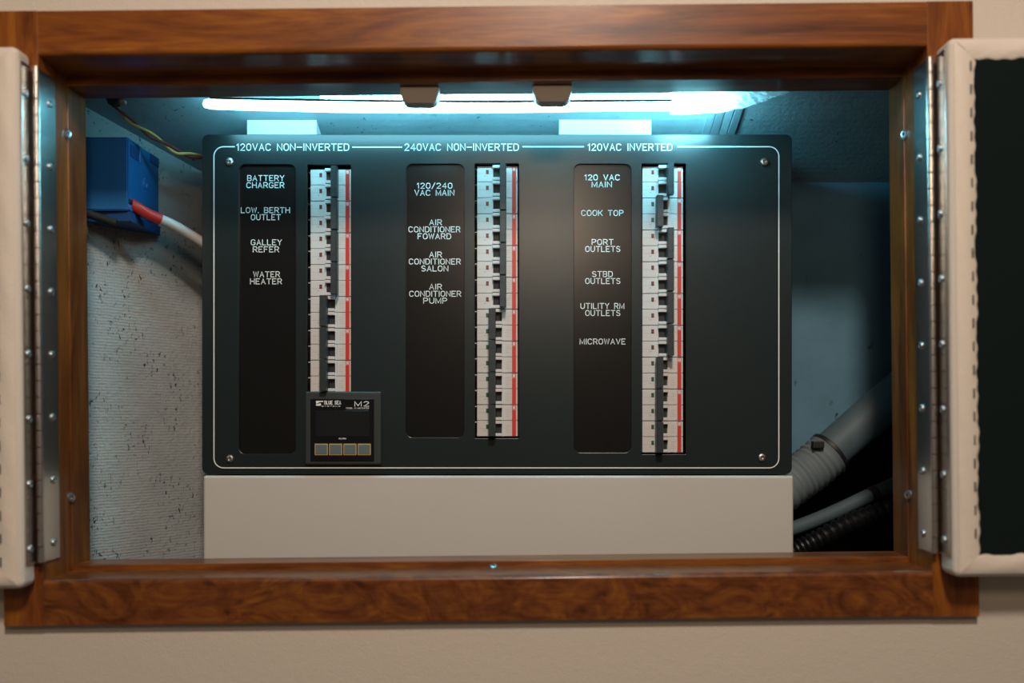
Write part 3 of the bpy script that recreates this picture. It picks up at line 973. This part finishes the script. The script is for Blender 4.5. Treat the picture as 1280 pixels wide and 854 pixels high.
cp = smooth_path([P(158, 251, 1.074), P(172, 260, 1.078), P(186, 268, 1.086), P(198, 273, 1.094), P(214, 280, 1.102), P(234, 291, 1.112), P(256, 305, 1.122), P(275, 322, 1.13), P(285, 345, 1.135)], 5)
cb = thing('power_cable', 'white cable with a red end sleeve entering the blue box', 'cable', P(200, 272, 1.094))
bm = BM(); tube(bm, cp[:17], 0.0061, 14); obj('red_sleeve', bm, 'cable_red', cb)
bm = BM(); tube(bm, cp[16:], 0.0055, 14); obj('jacket', bm, 'cable_white', cb)

# twisted pair
tw = thing('twisted_wires', 'thin yellow and maroon twisted wires running from the ceiling corner to the panel', 'wire', P(200, 165, 1.08))
mid = smooth_path([P(140, 128, 1.046), P(158, 147, 1.055), P(178, 162, 1.065), P(200, 176, 1.08), P(222, 190, 1.10), P(240, 194.5, 1.112), P(262, 197, 1.125)], 10)
for ph, mt, nm in ((0, 'wire_yellow', 'yellow_wire'), (math.pi, 'wire_maroon', 'maroon_wire')):
    pp = []
    for i, p in enumerate(mid):
        a_ = ph + i * 0.24 + 0.3
        pp.append(p + Vector((math.cos(a_) * 0.0007, math.sin(a_) * 0.0019, math.cos(a_) * 0.0019)))
    bm = BM(); tube(bm, pp, 0.00165, 8); obj(nm, bm, mt, tw)
wc = thing('wire_clip', 'black clip with a screw holding the twisted wires at the ceiling corner', 'clip', P(140, 125, 1.045))
bm = BM(); prism(bm, [(P(129, 0, 1.045).x, P(0, 112, 1.045).z), (P(155, 0, 1.045).x, P(0, 112, 1.045).z), (P(148, 0, 1.045).x, P(0, 128, 1.045).z), (P(144, 0, 1.045).x, P(0, 135, 1.045).z), (P(138, 0, 1.045).x, P(0, 132, 1.045).z)], 'y', 1.040, 1.052); obj('clip_body', bm, 'black', wc)
c = P(153.5, 128, 1.044)
bm = screw_bm(c, (0.1, -0.8, -0.6), 0.0042); obj('screw', bm, 'steel_screw', wc)

# ------------------------------------------------------------------ hoses at right
hs = thing('conduit_hose', 'thick pale grey hose rising to the right behind the grey box', 'hose', P(1040, 580, 1.2))
hp = smooth_path([P(1034, 568, 1.181), P(1062, 543, 1.184), P(1095, 514, 1.187), P(1130, 484, 1.190), P(1175, 440, 1.193), P(1240, 370, 1.195)], 6)
bm = BM(); tube(bm, hp, 0.0232, 24); obj('hose', bm, 'hose', hs)
bm = BM()
tp = smooth_path([P(960, 626, 1.165), P(990, 603, 1.172), P(1015, 585, 1.177), P(1037, 566, 1.181)], 12)
tr_ = [0.0262 + 0.0012 * math.sin(i * 1.9) + (0.0005 * random.random()) for i in range(len(tp))]
tube(bm, tp, tr_, 24); o = obj('wrapped_end', bm, 'tape', hs); o['label'] = 'ridged pale wrapping'
d = (tp[-1] - tp[-4]).normalized()
bm = BM(); tube(bm, [tp[-1] - d * 0.003, tp[-1] - d * 0.002, tp[-1] + d * 0.002, tp[-1] + d * 0.003], [0.0262, 0.0276, 0.0276, 0.0262], 28); obj('cable_tie', bm, 'black', hs)
q = P(1023, 556, 1.154); bm = BM(); box(bm, q.x - 0.007, q.x + 0.006, q.y - 0.004, q.y + 0.006, q.z - 0.004, q.z + 0.004, 0.001); obj('tie_head', bm, 'black', hs)
cn = thing('thin_conduit', 'thinner pale grey conduit with a black tie below the thick hose', 'conduit', P(1040, 640, 1.2))
p2 = smooth_path([P(970, 668, 1.17), P(1010, 654, 1.178), P(1050, 637, 1.186), P(1090, 618, 1.194), P(1130, 600, 1.20), P(1180, 578, 1.21)], 6)
bm = BM(); tube(bm, p2, 0.0085, 16); obj('conduit', bm, 'hose', cn)
q1, q2 = P(1087, 619.5, 1.1935), P(1096, 615.5, 1.195)
bm = BM(); tube(bm, [q1, q2], 0.0096, 16); obj('cable_tie', bm, 'black', cn)
bm = BM()
p3 = smooth_path([P(960, 700, 1.15), P(990, 690, 1.152), P(1020, 676, 1.156), P(1060, 655, 1.165), P(1100, 640, 1.175), P(1150, 630, 1.185)], 14)
r3 = [0.0115 if (i % 3) else 0.0085 for i in range(len(p3))]
tube(bm, p3, r3, 16)
tag(obj('corrugated_hose', bm, 'ribbed'), 'black ribbed corrugated hose at the bottom right corner of the locker', 'hose')

for o in bpy.data.objects:
    if '_o' in o.keys():
        del o['_o']
